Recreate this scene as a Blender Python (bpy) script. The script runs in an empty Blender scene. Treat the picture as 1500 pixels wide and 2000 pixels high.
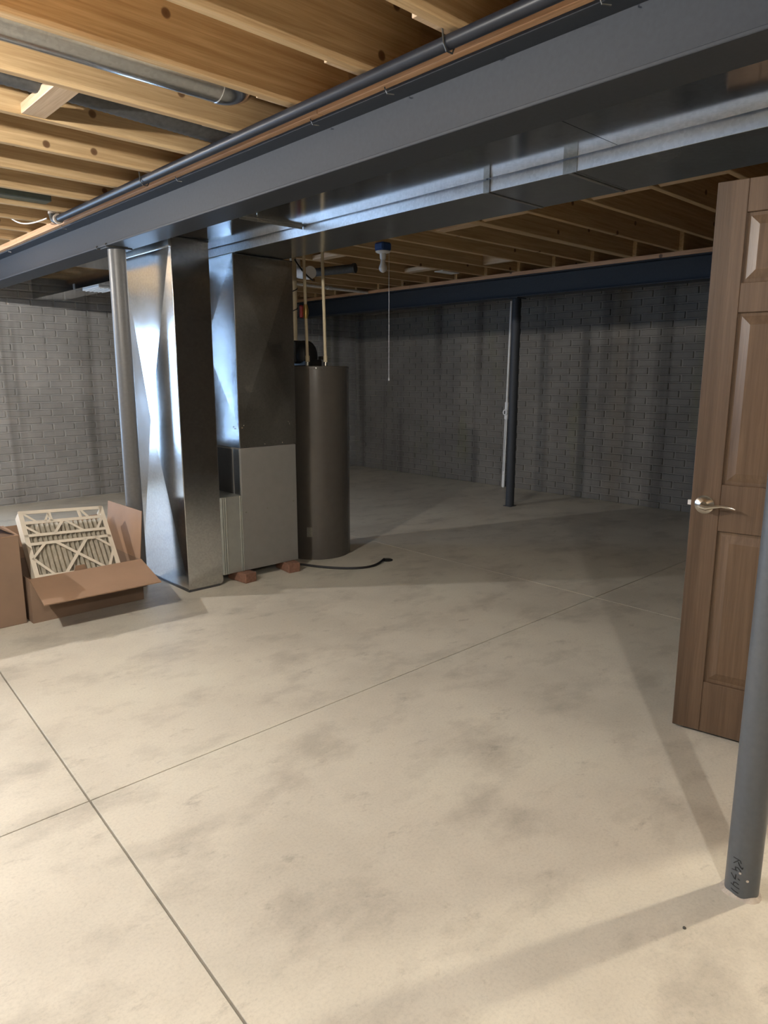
import bpy, bmesh, math, random
from mathutils import Vector, Matrix

random.seed(7)
C = bpy.context.scene.collection
scene = bpy.context.scene

# ------------------------------------------------------------------ camera
PITCH, HEAD, EYE = math.radians(11.113), math.radians(46.908), 1.382
fw = Vector((math.cos(HEAD) * math.cos(PITCH), math.sin(HEAD) * math.cos(PITCH), -math.sin(PITCH)))
rt = Vector((math.sin(HEAD), -math.cos(HEAD), 0))
up = rt.cross(fw)
cam_data = bpy.data.cameras.new('camera')
cam_data.sensor_fit = 'HORIZONTAL'
cam_data.sensor_width = 36.0
cam_data.lens = 1371.0 / 1500.0 * 36.0
cam_data.clip_start = 0.02
cam = bpy.data.objects.new('camera', cam_data)
C.objects.link(cam)
cam.matrix_world = Matrix(((rt.x, up.x, -fw.x, 0), (rt.y, up.y, -fw.y, 0), (rt.z, up.z, -fw.z, EYE), (0, 0, 0, 1)))
scene.camera = cam

# ------------------------------------------------------------------ world, lights, exposure
world = bpy.data.worlds.new('daylight')
scene.world = world
world.use_nodes = True
bg = world.node_tree.nodes['Background']
bg.inputs[0].default_value = (0.43, 0.66, 1.0, 1)
bg.inputs[1].default_value = 17.0

scene.view_settings.view_transform = 'Standard'
scene.view_settings.look = 'None'
scene.view_settings.gamma = 1.0
scene.view_settings.use_curve_mapping = False
scene.view_settings.exposure = 0.0

def point_lamp(name, loc, watts, col, radius=0.03):
    l = bpy.data.lights.new(name, 'POINT')
    l.energy = watts
    l.color = col
    l.shadow_soft_size = radius
    o = bpy.data.objects.new(name, l)
    o.location = loc
    C.objects.link(o)
    return o

XL, XR, YB, YF = -4.2, 7.05, -3.2, 8.15          # room extents
WARM = (1.0, 0.935, 0.84)
LAMP_A = (-0.28, -1.03, 2.25)      # lit bulb over the camera side of the room
LAMP_B = (-0.28, 2.36, 2.25)        # lit bulb left of the frame
LAMP_D = (-0.28, 5.75, 2.25)        # lit bulb left of the frame, past the cartons
LAMP_C = (3.85, -0.20, 2.10)        # light in the room behind the open door
point_lamp('bulb_light', LAMP_A, 300, WARM)
point_lamp('bulb_light', LAMP_B, 350, WARM)
point_lamp('bulb_light', LAMP_D, 400, (1.0, 0.95, 0.89))
point_lamp('bulb_light', LAMP_C, 215, (1.0, 0.89, 0.70), 0.05)

def portal(name, loc, sx, sz, rot):
    l = bpy.data.lights.new(name, 'AREA')
    l.shape = 'RECTANGLE'
    l.size, l.size_y = sx, sz
    l.cycles.is_portal = True
    o = bpy.data.objects.new(name, l)
    o.location = loc
    o.rotation_euler = rot
    C.objects.link(o)
WIN = [(-1.40, 0.55, 0.40, 2.00)]       # opening in the brick wall, left of the frame
SIDE = (3.2, 6.8, 1.68, 2.10)           # opening in the wall facing the beam, far left of the frame
for (a, b, c, d) in WIN:
    portal('window_portal', ((a + b) / 2, 8.24, (c + d) / 2), b - a, d - c, (math.radians(-90), 0, 0))
portal('window_portal', (XL - 0.1, (SIDE[0] + SIDE[1]) / 2, (SIDE[2] + SIDE[3]) / 2), SIDE[3] - SIDE[2], SIDE[1] - SIDE[0], (0, math.radians(-90), 0))

# ------------------------------------------------------------------ materials
def newmat(name):
    m = bpy.data.materials.new(name)
    m.use_nodes = True
    nt = m.node_tree
    return m, nt, nt.nodes['Principled BSDF']

def nd(nt, typ, **kw):
    n = nt.nodes.new(typ)
    for k, v in kw.items():
        if k.startswith('i_'):
            n.inputs[int(k[2:])].default_value = v
        else:
            setattr(n, k, v)
    return n

def pos(nt, scale=(1, 1, 1), rot=(0, 0, 0)):
    g = nt.nodes.new('ShaderNodeNewGeometry')
    mp = nt.nodes.new('ShaderNodeMapping')
    mp.inputs['Scale'].default_value = scale
    mp.inputs['Rotation'].default_value = rot
    nt.links.new(g.outputs['Position'], mp.inputs['Vector'])
    return mp.outputs['Vector']

def noise(nt, vec, scale, detail=4, rough=0.55):
    n = nt.nodes.new('ShaderNodeTexNoise')
    n.inputs['Scale'].default_value = scale
    n.inputs['Detail'].default_value = detail
    n.inputs['Roughness'].default_value = rough
    nt.links.new(vec, n.inputs['Vector'])
    return n.outputs['Fac']

def ramp(nt, fac, stops):
    r = nt.nodes.new('ShaderNodeValToRGB')
    e = r.color_ramp.elements
    while len(e) > 1:
        e.remove(e[-1])
    e[0].position, e[0].color = stops[0][0], tuple(stops[0][1]) + (1,)
    for p, c in stops[1:]:
        x = e.new(p)
        x.color = tuple(c) + (1,)
    nt.links.new(fac, r.inputs['Fac'])
    return r.outputs['Color']

def mix(nt, a, b, fac, mode='MIX'):
    m = nt.nodes.new('ShaderNodeMix')
    m.data_type = 'RGBA'
    m.blend_type = mode
    for sock, v in ((m.inputs[6], a), (m.inputs[7], b), (m.inputs[0], fac)):
        if hasattr(v, 'is_linked'):
            nt.links.new(v, sock)
        elif isinstance(v, (int, float)):
            sock.default_value = v
        else:
            sock.default_value = tuple(v) + (1,)
    return m.outputs[2]

def bump(nt, bsdf, h, strength, dist=0.01):
    b = nt.nodes.new('ShaderNodeBump')
    b.inputs['Strength'].default_value = strength
    b.inputs['Distance'].default_value = dist
    nt.links.new(h, b.inputs['Height'])
    nt.links.new(b.outputs['Normal'], bsdf.inputs['Normal'])

def sc(c, k):
    return tuple(min(1, x * k) for x in c)

def plain(name, col, rough=0.5, metal=0.0, var=0.12, vs=18, bmp=0.0, spec=0.5):
    m, nt, b = newmat(name)
    n = noise(nt, pos(nt), vs)
    nt.links.new(ramp(nt, n, [(0.3, sc(col, 1 - var)), (0.7, sc(col, 1 + var))]), b.inputs['Base Color'])
    b.inputs['Roughness'].default_value = rough
    b.inputs['Metallic'].default_value = metal
    b.inputs['Specular IOR Level'].default_value = spec
    if bmp:
        bump(nt, b, n, bmp, 0.003)
    return m

def concrete_floor():
    m, nt, b = newmat('floor_concrete')
    p = pos(nt)
    big = ramp(nt, noise(nt, p, 1.1, 6, 0.62), [(0.36, (0.485, 0.455, 0.390)), (0.5, (0.56, 0.526, 0.452)), (0.66, (0.61, 0.58, 0.494))])
    mid = ramp(nt, noise(nt, pos(nt, (1, 1.5, 1), (0, 0, 0.5)), 2.6, 7, 0.62), [(0.33, (0.74, 0.735, 0.735)), (0.49, (1, 1, 1)), (0.66, (1.0, 1.0, 1.0)), (0.76, (1.06, 1.05, 1.0))])
    blot = ramp(nt, noise(nt, pos(nt, (1, 1.7, 1), (0, 0, 0.7)), 5.5, 10, 0.72), [(0.30, (0.62, 0.61, 0.61)), (0.41, (1, 1, 1))])
    sp = ramp(nt, noise(nt, p, 24, 7, 0.72), [(0.28, (0.80, 0.79, 0.77)), (0.40, (1, 1, 1)), (0.66, (1, 1, 1)), (0.74, (1.08, 1.07, 1.02))])
    gr = ramp(nt, noise(nt, p, 110, 4, 0.7), [(0.30, (0.86, 0.86, 0.86)), (0.5, (1, 1, 1)), (0.7, (1.06, 1.06, 1.05))])
    c = mix(nt, mix(nt, mix(nt, mix(nt, big, mid, 0.9, 'MULTIPLY'), blot, 0.75, 'MULTIPLY'), sp, 1.0, 'MULTIPLY'), gr, 0.8, 'MULTIPLY')
    nt.links.new(c, b.inputs['Base Color'])
    b.inputs['Roughness'].default_value = 0.5
    b.inputs['Specular IOR Level'].default_value = 0.35
    bump(nt, b, noise(nt, p, 40, 5), 0.06, 0.004)
    return m

def concrete_wall(name, base, per_piece=True):
    m, nt, b = newmat(name)
    p = pos(nt)
    c = ramp(nt, noise(nt, p, 3, 5), [(0.3, sc(base, 0.84)), (0.7, sc(base, 1.14))])
    st = ramp(nt, noise(nt, pos(nt, (2.3, 2.3, 0.10)), 1.6, 3), [(0.34, (0.55, 0.54, 0.52)), (0.46, (1, 1, 1)), (0.7, (1.04, 1.04, 1.02))])
    c = mix(nt, c, st, 0.85, 'MULTIPLY')
    mold = ramp(nt, noise(nt, pos(nt, (1.2, 1.2, 0.35)), 1.7, 4), [(0.62, (1, 1, 1)), (0.74, (0.95, 0.98, 0.72))])
    c = mix(nt, c, mold, 0.8, 'MULTIPLY')
    if per_piece:
        oi = nt.nodes.new('ShaderNodeObjectInfo')
        r = ramp(nt, oi.outputs['Random'], [(0, (0.95, 0.95, 0.95)), (1, (1.05, 1.05, 1.05))])
        c = mix(nt, c, r, 1.0, 'MULTIPLY')
    nt.links.new(c, b.inputs['Base Color'])
    b.inputs['Roughness'].default_value = 0.85
    bump(nt, b, noise(nt, p, 55, 6, 0.7), 0.5, 0.006)
    return m

def wood(name, c1, c2, axis='x', rough=0.55, knots=True, dark=(0.13, 0.065, 0.03)):
    m, nt, b = newmat(name)
    s = {'x': (0.55, 17, 17), 'y': (17, 0.55, 17), 'z': (17, 17, 0.55)}[axis]
    v = pos(nt, s)
    wv = nt.nodes.new('ShaderNodeTexNoise')
    wv.inputs['Scale'].default_value = 2.2
    wv.inputs['Detail'].default_value = 8
    wv.inputs['Distortion'].default_value = 1.2
    nt.links.new(v, wv.inputs['Vector'])
    fine = noise(nt, pos(nt, tuple(x * 5 for x in s)), 3.0, 3)
    col = ramp(nt, wv.outputs['Fac'], [(0.34, c1), (0.5, sc(tuple((a + d) / 2 for a, d in zip(c1, c2)), 1.0)), (0.66, c2)])
    col = mix(nt, col, ramp(nt, fine, [(0.35, (0.8, 0.76, 0.7)), (0.6, (1, 1, 1))]), 0.6, 'MULTIPLY')
    if knots:
        vo = nt.nodes.new('ShaderNodeTexVoronoi')
        vo.inputs['Scale'].default_value = 3.0
        vo.voronoi_dimensions = '2D'
        oi = nt.nodes.new('ShaderNodeObjectInfo')
        gp = nt.nodes.new('ShaderNodeNewGeometry')
        sx = nt.nodes.new('ShaderNodeSeparateXYZ')
        nt.links.new(gp.outputs['Position'], sx.inputs[0])
        mul = nt.nodes.new('ShaderNodeMath')
        mul.operation = 'MULTIPLY_ADD'
        mul.inputs[1].default_value = 40.0
        nt.links.new(oi.outputs['Random'], mul.inputs[0])
        nt.links.new(sx.outputs['Z'], mul.inputs[2])
        cx = nt.nodes.new('ShaderNodeCombineXYZ')
        nt.links.new(sx.outputs['Y' if axis == 'y' else 'X'], cx.inputs[0])
        nt.links.new(mul.outputs[0], cx.inputs[1])
        nt.links.new(cx.outputs[0], vo.inputs['Vector'])
        k = ramp(nt, vo.outputs['Distance'], [(0.0, (1, 1, 1)), (0.040, (0.9, 0.9, 0.9)), (0.056, (0, 0, 0))])
        sepr = nt.nodes.new('ShaderNodeSeparateColor')
        nt.links.new(vo.outputs['Color'], sepr.inputs[0])
        g = ramp(nt, sepr.outputs[0], [(0.25, (0, 0, 0)), (0.28, (1, 1, 1))])
        kk = mix(nt, k, g, 1.0, 'MULTIPLY')
        col = mix(nt, col, dark, kk)
    nt.links.new(col, b.inputs['Base Color'])
    b.inputs['Roughness'].default_value = rough
    bump(nt, b, fine, 0.12, 0.002)
    return m

def galvanised(name, col=(0.60, 0.61, 0.62), rough=0.2, wave=0.10):
    m, nt, b = newmat(name)
    vo = nt.nodes.new('ShaderNodeTexVoronoi')
    vo.inputs['Scale'].default_value = 90
    nt.links.new(pos(nt), vo.inputs['Vector'])
    sp = nt.nodes.new('ShaderNodeSeparateColor')
    nt.links.new(vo.outputs['Color'], sp.inputs[0])
    c = ramp(nt, sp.outputs[0], [(0, sc(col, 0.92)), (1, sc(col, 1.06))])
    nt.links.new(c, b.inputs['Base Color'])
    b.inputs['Metallic'].default_value = 1.0
    r = ramp(nt, noise(nt, pos(nt), 3.0), [(0.3, (rough * 0.8,) * 3), (0.7, (rough * 1.25,) * 3)])
    nt.links.new(r, b.inputs['Roughness'])
    bump(nt, b, noise(nt, pos(nt, (1, 1, 0.6)), 3.2, 1), wave, 0.02)
    return m

def glass_mat():
    m, nt, b = newmat('window_glass')
    out = nt.nodes['Material Output']
    tr = nt.nodes.new('ShaderNodeBsdfTransparent')
    gl = nt.nodes.new('ShaderNodeBsdfGlossy')
    gl.inputs['Roughness'].default_value = 0.02
    ms = nt.nodes.new('ShaderNodeMixShader')
    ms.inputs[0].default_value = 0.06
    nt.links.new(tr.outputs[0], ms.inputs[1])
    nt.links.new(gl.outputs[0], ms.inputs[2])
    nt.links.new(ms.outputs[0], out.inputs['Surface'])
    return m

M = dict(
    floor=concrete_floor(),
    brick=concrete_wall('brick_relief', (0.300, 0.294, 0.288)),
    brick_damp_dim=concrete_wall('damp_dim_brick_relief', (0.162, 0.151, 0.135)),  # same concrete as the left wall, darkened for dimmer light besides damp stains
    mortar_damp_dim=concrete_wall('damp_dim_wall_concrete', (0.205, 0.192, 0.172), False),  # joints of the right wall, likewise darkened for its dimmer light and damp
    mortar=concrete_wall('wall_concrete', (0.375, 0.370, 0.362), False),
    joist=wood('joist_pine', (0.46, 0.312, 0.160), (0.625, 0.46, 0.265)),
    plate=wood('plate_pine', (0.50, 0.28, 0.14), (0.66, 0.41, 0.24), 'y'),
    block=wood('block_pine', (0.50, 0.36, 0.23), (0.66, 0.52, 0.37), 'y', knots=False),
    osb=plain('subfloor_board', (0.30, 0.185, 0.09), 0.7, var=0.3, vs=30),
    paint=plain('grey_steel_paint', (0.044, 0.049, 0.058), 0.5, var=0.07, vs=60, spec=0.2),
    paint_mid=plain('mid_grey_paint', (0.080, 0.088, 0.098), 0.42, var=0.07, vs=60),
    paint_light=plain('pale_grey_paint', (0.11, 0.11, 0.11), 0.4, var=0.07, vs=60),
    galv=galvanised('galvanised_sheet'),
    galv_crease=galvanised('galvanised_creased', (0.60, 0.61, 0.62), 0.16, 0.015),
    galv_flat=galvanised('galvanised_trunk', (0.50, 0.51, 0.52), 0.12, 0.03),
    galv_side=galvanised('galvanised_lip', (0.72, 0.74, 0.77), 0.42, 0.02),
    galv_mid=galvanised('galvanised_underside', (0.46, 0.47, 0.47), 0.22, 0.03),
    galv_dull=galvanised('galvanised_dull', (0.42, 0.42, 0.40), 0.36, 0.16),
    cabinet=plain('furnace_enamel', (0.195, 0.190, 0.180), 0.45, var=0.04),
    cab_dark=plain('furnace_dark', (0.05, 0.052, 0.056), 0.5),
    rack=plain('rack_steel', (0.36, 0.37, 0.345), 0.38, 0.55, var=0.05),
    heater=plain('heater_enamel', (0.078, 0.071, 0.063), 0.24, var=0.05),
    black=plain('black_plastic', (0.012, 0.012, 0.014), 0.5),
    iron=plain('black_pipe', (0.016, 0.018, 0.024), 0.4, 0.0, spec=0.25),
    fitting=plain('iron_fitting', (0.07, 0.068, 0.062), 0.5, 0.5),
    cream=plain('cream_pipe', (0.56, 0.47, 0.31), 0.45, var=0.06),
    brass=plain('brass', (0.45, 0.33, 0.12), 0.35, 0.9),
    red=plain('red_handle', (0.30, 0.02, 0.025), 0.4),
    white=plain('white_plastic', (0.72, 0.72, 0.72), 0.4, var=0.04),
    pole=plain('pole_plastic', (0.88, 0.87, 0.85), 0.45, var=0.08),
    blue=plain('blue_box', (0.02, 0.06, 0.20), 0.5),
    bulbglass=plain('bulb_white', (0.66, 0.64, 0.62), 0.3, var=0.03),
    card=plain('cardboard', (0.225, 0.152, 0.105), 0.8, var=0.07, vs=6),
    card_in=plain('cardboard_inner', (0.285, 0.180, 0.115), 0.8, var=0.06, vs=6),
    frame=plain('filter_frame', (0.68, 0.62, 0.52), 0.75, var=0.04),
    pleat=plain('filter_media', (0.42, 0.385, 0.315), 0.9, var=0.18, vs=40),
    door=wood('door_wood', (0.082, 0.050, 0.030), (0.118, 0.074, 0.045), 'z', 0.42, knots=False),
    door_panel=wood('door_panel_wood', (0.088, 0.054, 0.032), (0.130, 0.082, 0.050), 'z', 0.36, knots=False),
    nickel=plain('satin_nickel', (0.62, 0.58, 0.52), 0.2, 1.0, var=0.03),
    clay=plain('clay_brick', (0.21, 0.110, 0.075), 0.9, var=0.2, vs=60, bmp=0.4),
    paper=plain('paper_label', (0.70, 0.69, 0.66), 0.7, var=0.03),
    ink=plain('marker_ink', (0.006, 0.006, 0.007), 0.6),
    flex=plain('flex_duct_jacket', (0.06, 0.061, 0.063), 0.7, 0.0, var=0.25, vs=50),
    pan=plain('panned_return', (0.12, 0.15, 0.14), 0.5, 0.5),
    wire=plain('steel_wire', (0.11, 0.11, 0.105), 0.4, 0.8),
    chalk=plain('chalk', (0.50, 0.46, 0.385), 0.9),
    grout=plain('post_grout', (0.42, 0.37, 0.32), 0.9, var=0.2, vs=50),
    drywall=plain('plywood_partition', (0.10, 0.075, 0.05), 0.8, var=0.03),
    backwall=plain('plain_concrete', (0.10, 0.095, 0.088), 0.9, var=0.1),
    glass=glass_mat(),
)

# ------------------------------------------------------------------ mesh helpers
class MB:
    def __init__(self, mtx=None):
        self.v, self.f, self.m = [], [], mtx
    def add(self, vs, fs):
        o = len(self.v)
        for p in vs:
            p = Vector(p)
            self.v.append(self.m @ p if self.m else p)
        self.f += [tuple(i + o for i in f) for f in fs]
        return self
    def box(self, x0, x1, y0, y1, z0, z1):
        vs = [(x, y, z) for z in (z0, z1) for y in (y0, y1) for x in (x0, x1)]
        return self.add(vs, [(0, 2, 3, 1), (4, 5, 7, 6), (0, 1, 5, 4), (2, 6, 7, 3), (0, 4, 6, 2), (1, 3, 7, 5)])
    def hexa(self, p):      # 8 corners: bottom ring of 4, top ring of 4
        return self.add(p, [(3, 2, 1, 0), (4, 5, 6, 7), (0, 1, 5, 4), (1, 2, 6, 5), (2, 3, 7, 6), (3, 0, 4, 7)])
    def prism(self, ring, off):
        n = len(ring)
        off = Vector(off)
        vs = [Vector(p) for p in ring] + [Vector(p) + off for p in ring]
        return self.add(vs, [tuple(range(n))[::-1], tuple(range(n, 2 * n))] + [(i, (i + 1) % n, n + (i + 1) % n, n + i) for i in range(n)])
    def tube(self, path, r, n=12, cap=True):
        path = [Vector(p) for p in path]
        rs = r if isinstance(r, (list, tuple)) else [r] * len(path)
        rings = []
        t0 = (path[1] - path[0]).normalized()
        ref = Vector((0, 0, 1)) if abs(t0.z) < 0.9 else Vector((1, 0, 0))
        u = t0.cross(ref).normalized()
        for i, p in enumerate(path):
            a = path[max(i - 1, 0)]
            b = path[min(i + 1, len(path) - 1)]
            t = (b - a)
            if t.length < 1e-9:
                t = t0
            t = t.normalized()
            u = (u - t * u.dot(t)).normalized()
            w = t.cross(u)
            rings.append([p + (u * math.cos(2 * math.pi * k / n) + w * math.sin(2 * math.pi * k / n)) * rs[i] for k in range(n)])
            t0 = t
        vs = [q for rg in rings for q in rg]
        fs = []
        for i in range(len(path) - 1):
            for k in range(n):
                a, b = i * n + k, i * n + (k + 1) % n
                fs.append((a, b, b + n, a + n))
        if cap:
            fs.append(tuple(range(n))[::-1])
            fs.append(tuple(range((len(path) - 1) * n, len(path) * n)))
        return self.add(vs, fs)
    def lathe(self, c, prof, n=32, axis=Vector((0, 0, 1))):
        axis = Vector(axis).normalized()
        c = Vector(c)
        ref = Vector((1, 0, 0)) if abs(axis.x) < 0.9 else Vector((0, 1, 0))
        u = axis.cross(ref).normalized()
        w = axis.cross(u)
        vs, fs = [], []
        for (r, h) in prof:
            for k in range(n):
                a = 2 * math.pi * k / n
                vs.append(c + axis * h + (u * math.cos(a) + w * math.sin(a)) * max(r, 1e-4))
        for i in range(len(prof) - 1):
            for k in range(n):
                a, b = i * n + k, i * n + (k + 1) % n
                fs.append((a, b, b + n, a + n))
        fs.append(tuple(range(n))[::-1])
        fs.append(tuple(range((len(prof) - 1) * n, len(prof) * n)))
        return self.add(vs, fs)
    def build(self, name, mat, parent=None, smooth=False, bevel=0.0, loc=None, seg=1):
        org = Vector(loc) if loc is not None else (parent_loc(parent) if parent else Vector((0, 0, 0)))
        me = bpy.data.meshes.new(name)
        me.from_pydata([tuple(p - org) for p in self.v], [], self.f)
        bm = bmesh.new()
        bm.from_mesh(me)
        bmesh.ops.recalc_face_normals(bm, faces=bm.faces)
        if bevel:
            es = [e for e in bm.edges if len(e.link_faces) == 2 and e.calc_face_angle(0) > 0.5]
            bmesh.ops.bevel(bm, geom=es, offset=bevel, segments=seg, affect='EDGES', clamp_overlap=True)
        bm.to_mesh(me)
        bm.free()
        if smooth:
            me.shade_smooth()
            try:
                me.set_sharp_from_angle(angle=math.radians(40))
            except Exception:
                pass
        me.materials.append(mat if not isinstance(mat, str) else M[mat])
        o = bpy.data.objects.new(name, me)
        C.objects.link(o)
        if loc is not None:
            o.location = loc
        if parent:
            o.parent = parent
            if loc is not None:
                o.location = Vector(loc) - parent_loc(parent)
        return o

def parent_loc(p):
    v = Vector((0, 0, 0))
    while p:
        v += p.location
        p = p.parent
    return v

def thing(name, label, cat, loc, group=None):
    o = bpy.data.objects.new(name, None)
    o.empty_display_size = 0.05
    o.location = loc
    C.objects.link(o)
    o['label'], o['category'] = label, cat
    if group:
        o['group'] = group
    return o

def tag(o, label, cat, group=None):
    o['label'], o['category'] = label, cat
    if group:
        o['group'] = group
    return o

def struct(o, label=None, cat=None):
    o['kind'] = 'structure'
    if label:
        o['label'] = label
    if cat:
        o['category'] = cat
    return o

def bez(p0, p1, p2, p3, n=16):
    out = []
    p0, p1, p2, p3 = map(Vector, (p0, p1, p2, p3))
    for i in range(n + 1):
        t = i / n
        out.append(p0 * (1 - t) ** 3 + p1 * 3 * t * (1 - t) ** 2 + p2 * 3 * t * t * (1 - t) + p3 * t ** 3)
    return out

JB, JT = 2.375, 2.66        # joist bottom and top

# ------------------------------------------------------------------ floor: saw-cut slabs
fl = struct(MB().box(XL, XR, YB, YF, -0.16, -0.018).build('floor', 'backwall'), 'concrete basement floor with saw-cut joints', 'floor')
def jx(y):                   # the slanted saw cut
    return 0.655 + (y - 1.139) * (0.145 / 2.381)
G, GX = 0.0032, 0.0022
def ky(x):
    return 4.775 - (x - 4.0) * 0.095
slabs = [
    [(XL, YB), (jx(YB) - G, YB), (jx(2.19) - G, 2.19 - GX), (XL, 2.19 - GX)],
    [(jx(YB) + G, YB), (XR, YB), (XR, 2.19 - GX), (jx(2.19) + G, 2.19 - GX)],
    [(XL, 2.19 + GX), (jx(2.19) - G, 2.19 + GX), (jx(YF) - G, YF), (XL, YF)],
    [(jx(2.19) + G, 2.19 + GX), (3.87, 2.19 + GX), (3.87, YF), (jx(YF) + G, YF)],
    [(3.87, 2.19 + GX), (XR, 2.19 + GX), (XR, ky(XR) - GX), (3.87, ky(3.87) - GX)],
    [(3.87, ky(3.87) + GX), (XR, ky(XR) + GX), (XR, YF), (3.87, YF)],
]
for s in slabs:
    MB().prism([(x, y, -0.018) for x, y in s], (0, 0, 0.018)).build('slab', 'floor', fl, bevel=0.0012)
MB().box(3.866, 3.8705, 1.30, 4.14, 0.0, 0.0012).build('chalk_line', 'chalk', fl)

# ------------------------------------------------------------------ ceiling: subfloor, joists, blocking
ce = struct(MB().box(XL, XR, YB, YF, JT, JT + 0.03).build('ceiling', 'osb'), 'wooden subfloor over bare ceiling joists', 'ceiling')
def joist(x0, x1, y, w=0.038):
    MB().box(x0, x1, y, y + w, JB, JT).build('joist', 'joist', ce, bevel=0.003)
k = -12
while True:
    y = 1.925 + 0.406 * k
    if y > YF - 0.1:
        break
    if y > YB:
        joist(XL, 1.995 + random.uniform(-.02, .0), y)
        joist(1.775, 6.10, y + 0.0385, 0.076 if k == 3 else 0.038)
        joist(5.90, XR, y)
    k += 1
def block(x, y0, y1, z0=JB, w=0.038, h=0.09, tilt=0.0):
    m = Matrix.Translation((x, (y0 + y1) / 2, z0 + h / 2)) @ Matrix.Rotation(tilt, 4, 'Y')
    MB(m).box(-w / 2, w / 2, -(y1 - y0) / 2, (y1 - y0) / 2, -h / 2, h / 2).build('blocking', 'block', ce, bevel=0.002)
block(1.05, 2.775, 3.143, 2.378, 0.09, 0.038)
for (x, k2) in ((3.90, 0), (3.90, 2), (3.90, 3), (4.05, 7), (5.2, 7), (3.90, -1), (5.4, 5)):
    y0 = 1.925 + 0.406 * k2 + 0.0765 + (0.038 if k2 == 3 else 0)
    flat = k2 in (3, 7)
    block(x, y0, 1.925 + 0.406 * (k2 + 1) + 0.0385, 2.376 if flat else 2.385, 0.09 if flat else 0.038, 0.038 if flat else 0.14, 0.25 if k2 in (-1, 0, 2) else 0)
# short scabs under the joist ends beside the beam
for k2 in range(-1, 8):
    y = 1.925 + 0.406 * k2
    MB().box(1.60, 1.775, y + 0.038, y + 0.0755, JB + 0.012, JB + 0.10).build('joist_cleat', 'block', ce, bevel=0.002)

# ------------------------------------------------------------------ brick-relief walls
BW, BH = 0.231, 0.0768
def brick_mesh(i):
    r = random.Random(i)
    w, h, d, b = BW - 0.014, BH - 0.0105, 0.0105, 0.005
    def j():
        return r.uniform(-.0015, .0015)
    back = [(-w / 2, 0, -h / 2), (w / 2, 0, -h / 2), (w / 2, 0, h / 2), (-w / 2, 0, h / 2)]
    front = [(-w / 2 + b + j(), -d + j(), -h / 2 + b + j()), (w / 2 - b + j(), -d + j(), -h / 2 + b + j()),
             (w / 2 - b + j(), -d + j(), h / 2 - b + j()), (-w / 2 + b + j(), -d + j(), h / 2 - b + j())]
    me = bpy.data.meshes.new('brick')
    me.from_pydata(back + front, [], [(4, 5, 6, 7), (0, 1, 5, 4), (1, 2, 6, 5), (2, 3, 7, 6), (3, 0, 4, 7)])
    me.materials.append(M['brick'])
    return me
BM = [brick_mesh(i) for i in range(16)]
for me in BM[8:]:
    me.materials[0] = M['brick_damp_dim']

def brick_wall(wall, axis, lo, hi, z_lo, phase, singles, holes=()):
    """axis 'x': wall in the plane y=YF running along x; axis 'y': wall in the plane x=XR running along y"""
    cells = []
    row = 0
    while True:
        zc = z_lo + BH * (row + 0.5)
        if zc + BH / 2 > 2.60:
            break
        u = lo + phase + (BW / 2 if row % 2 else 0)
        while u - BW / 2 < hi - 0.02:
            if not any(a - BW / 2 < u < b + BW / 2 and c - BH / 2 < zc < d + BH / 2 for a, b, c, d in holes):
                cells.append((u, zc))
            u += BW
        row += 1
    chosen = sorted([c for c in cells if singles(c)], key=lambda c: (c[0] ** 2 + YF ** 2) if axis == 'x' else (c[0] ** 2 + XR ** 2))[:300]
    cs = set(chosen)
    rest = MB()
    for c in cells:
        me = BM[random.randrange(8) + (8 if axis == 'y' else 0)]
        if axis == 'x':
            mt = Matrix.Translation((c[0], YF, c[1]))
        else:
            mt = Matrix.Translation((XR, c[0], c[1])) @ Matrix.Rotation(-math.pi / 2, 4, 'Z')
        if c in cs:
            o = bpy.data.objects.new('brick', me)
            C.objects.link(o)
            o.parent = wall
            o.matrix_local = mt
        else:
            rest.m = mt
            rest.add([v.co for v in me.vertices], [tuple(p.vertices) for p in me.polygons])
    o = rest.build('brick_field', 'brick' if axis == 'x' else 'brick_damp_dim', wall)
    o['kind'] = 'stuff'

w = MB()
x = XL
for (a, b, c, d) in sorted(WIN):
    w.box(x, a, YF, YF + 0.22, -0.15, JT)
    w.box(a, b, YF, YF + 0.22, -0.15, c)
    w.box(a, b, YF, YF + 0.22, d, JT)
    x = b
w.box(x, XR + 0.2, YF, YF + 0.22, -0.15, JT)
wl = struct(w.build('wall_left', 'mortar'), 'grey brick-patterned concrete wall behind the furnace', 'wall')
brick_wall(wl, 'x', XL, XR, 0.0065, (2.297 - XL + BW / 2) % BW + BW / 2,
           lambda c: (1.9 < c[0] < 3.5 and c[1] < 2.2) or (6.25 < c[0] and c[1] < 2.2), WIN)
wr = struct(MB().box(XR, XR + 0.22, YB, YF, -0.15, JT).build('wall_right', 'mortar_damp_dim'), 'dark brick-patterned concrete wall beyond the far post', 'wall')
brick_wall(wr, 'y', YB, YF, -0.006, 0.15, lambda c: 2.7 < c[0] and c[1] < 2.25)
a, b, c, d = SIDE
struct(MB().box(XL - 0.2, XL, YB, a, -0.15, JT).box(XL - 0.2, XL, b, YF, -0.15, JT).box(XL - 0.2, XL, a, b, -0.15, c).box(XL - 0.2, XL, a, b, d, JT).build('wall_side', 'backwall'), 'plain concrete wall out of view at left', 'wall')
struct(MB().box(XL, XR, YB - 0.2, YB, -0.15, JT).build('wall_back', 'backwall'), 'plain concrete wall behind the viewer', 'wall')
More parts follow.
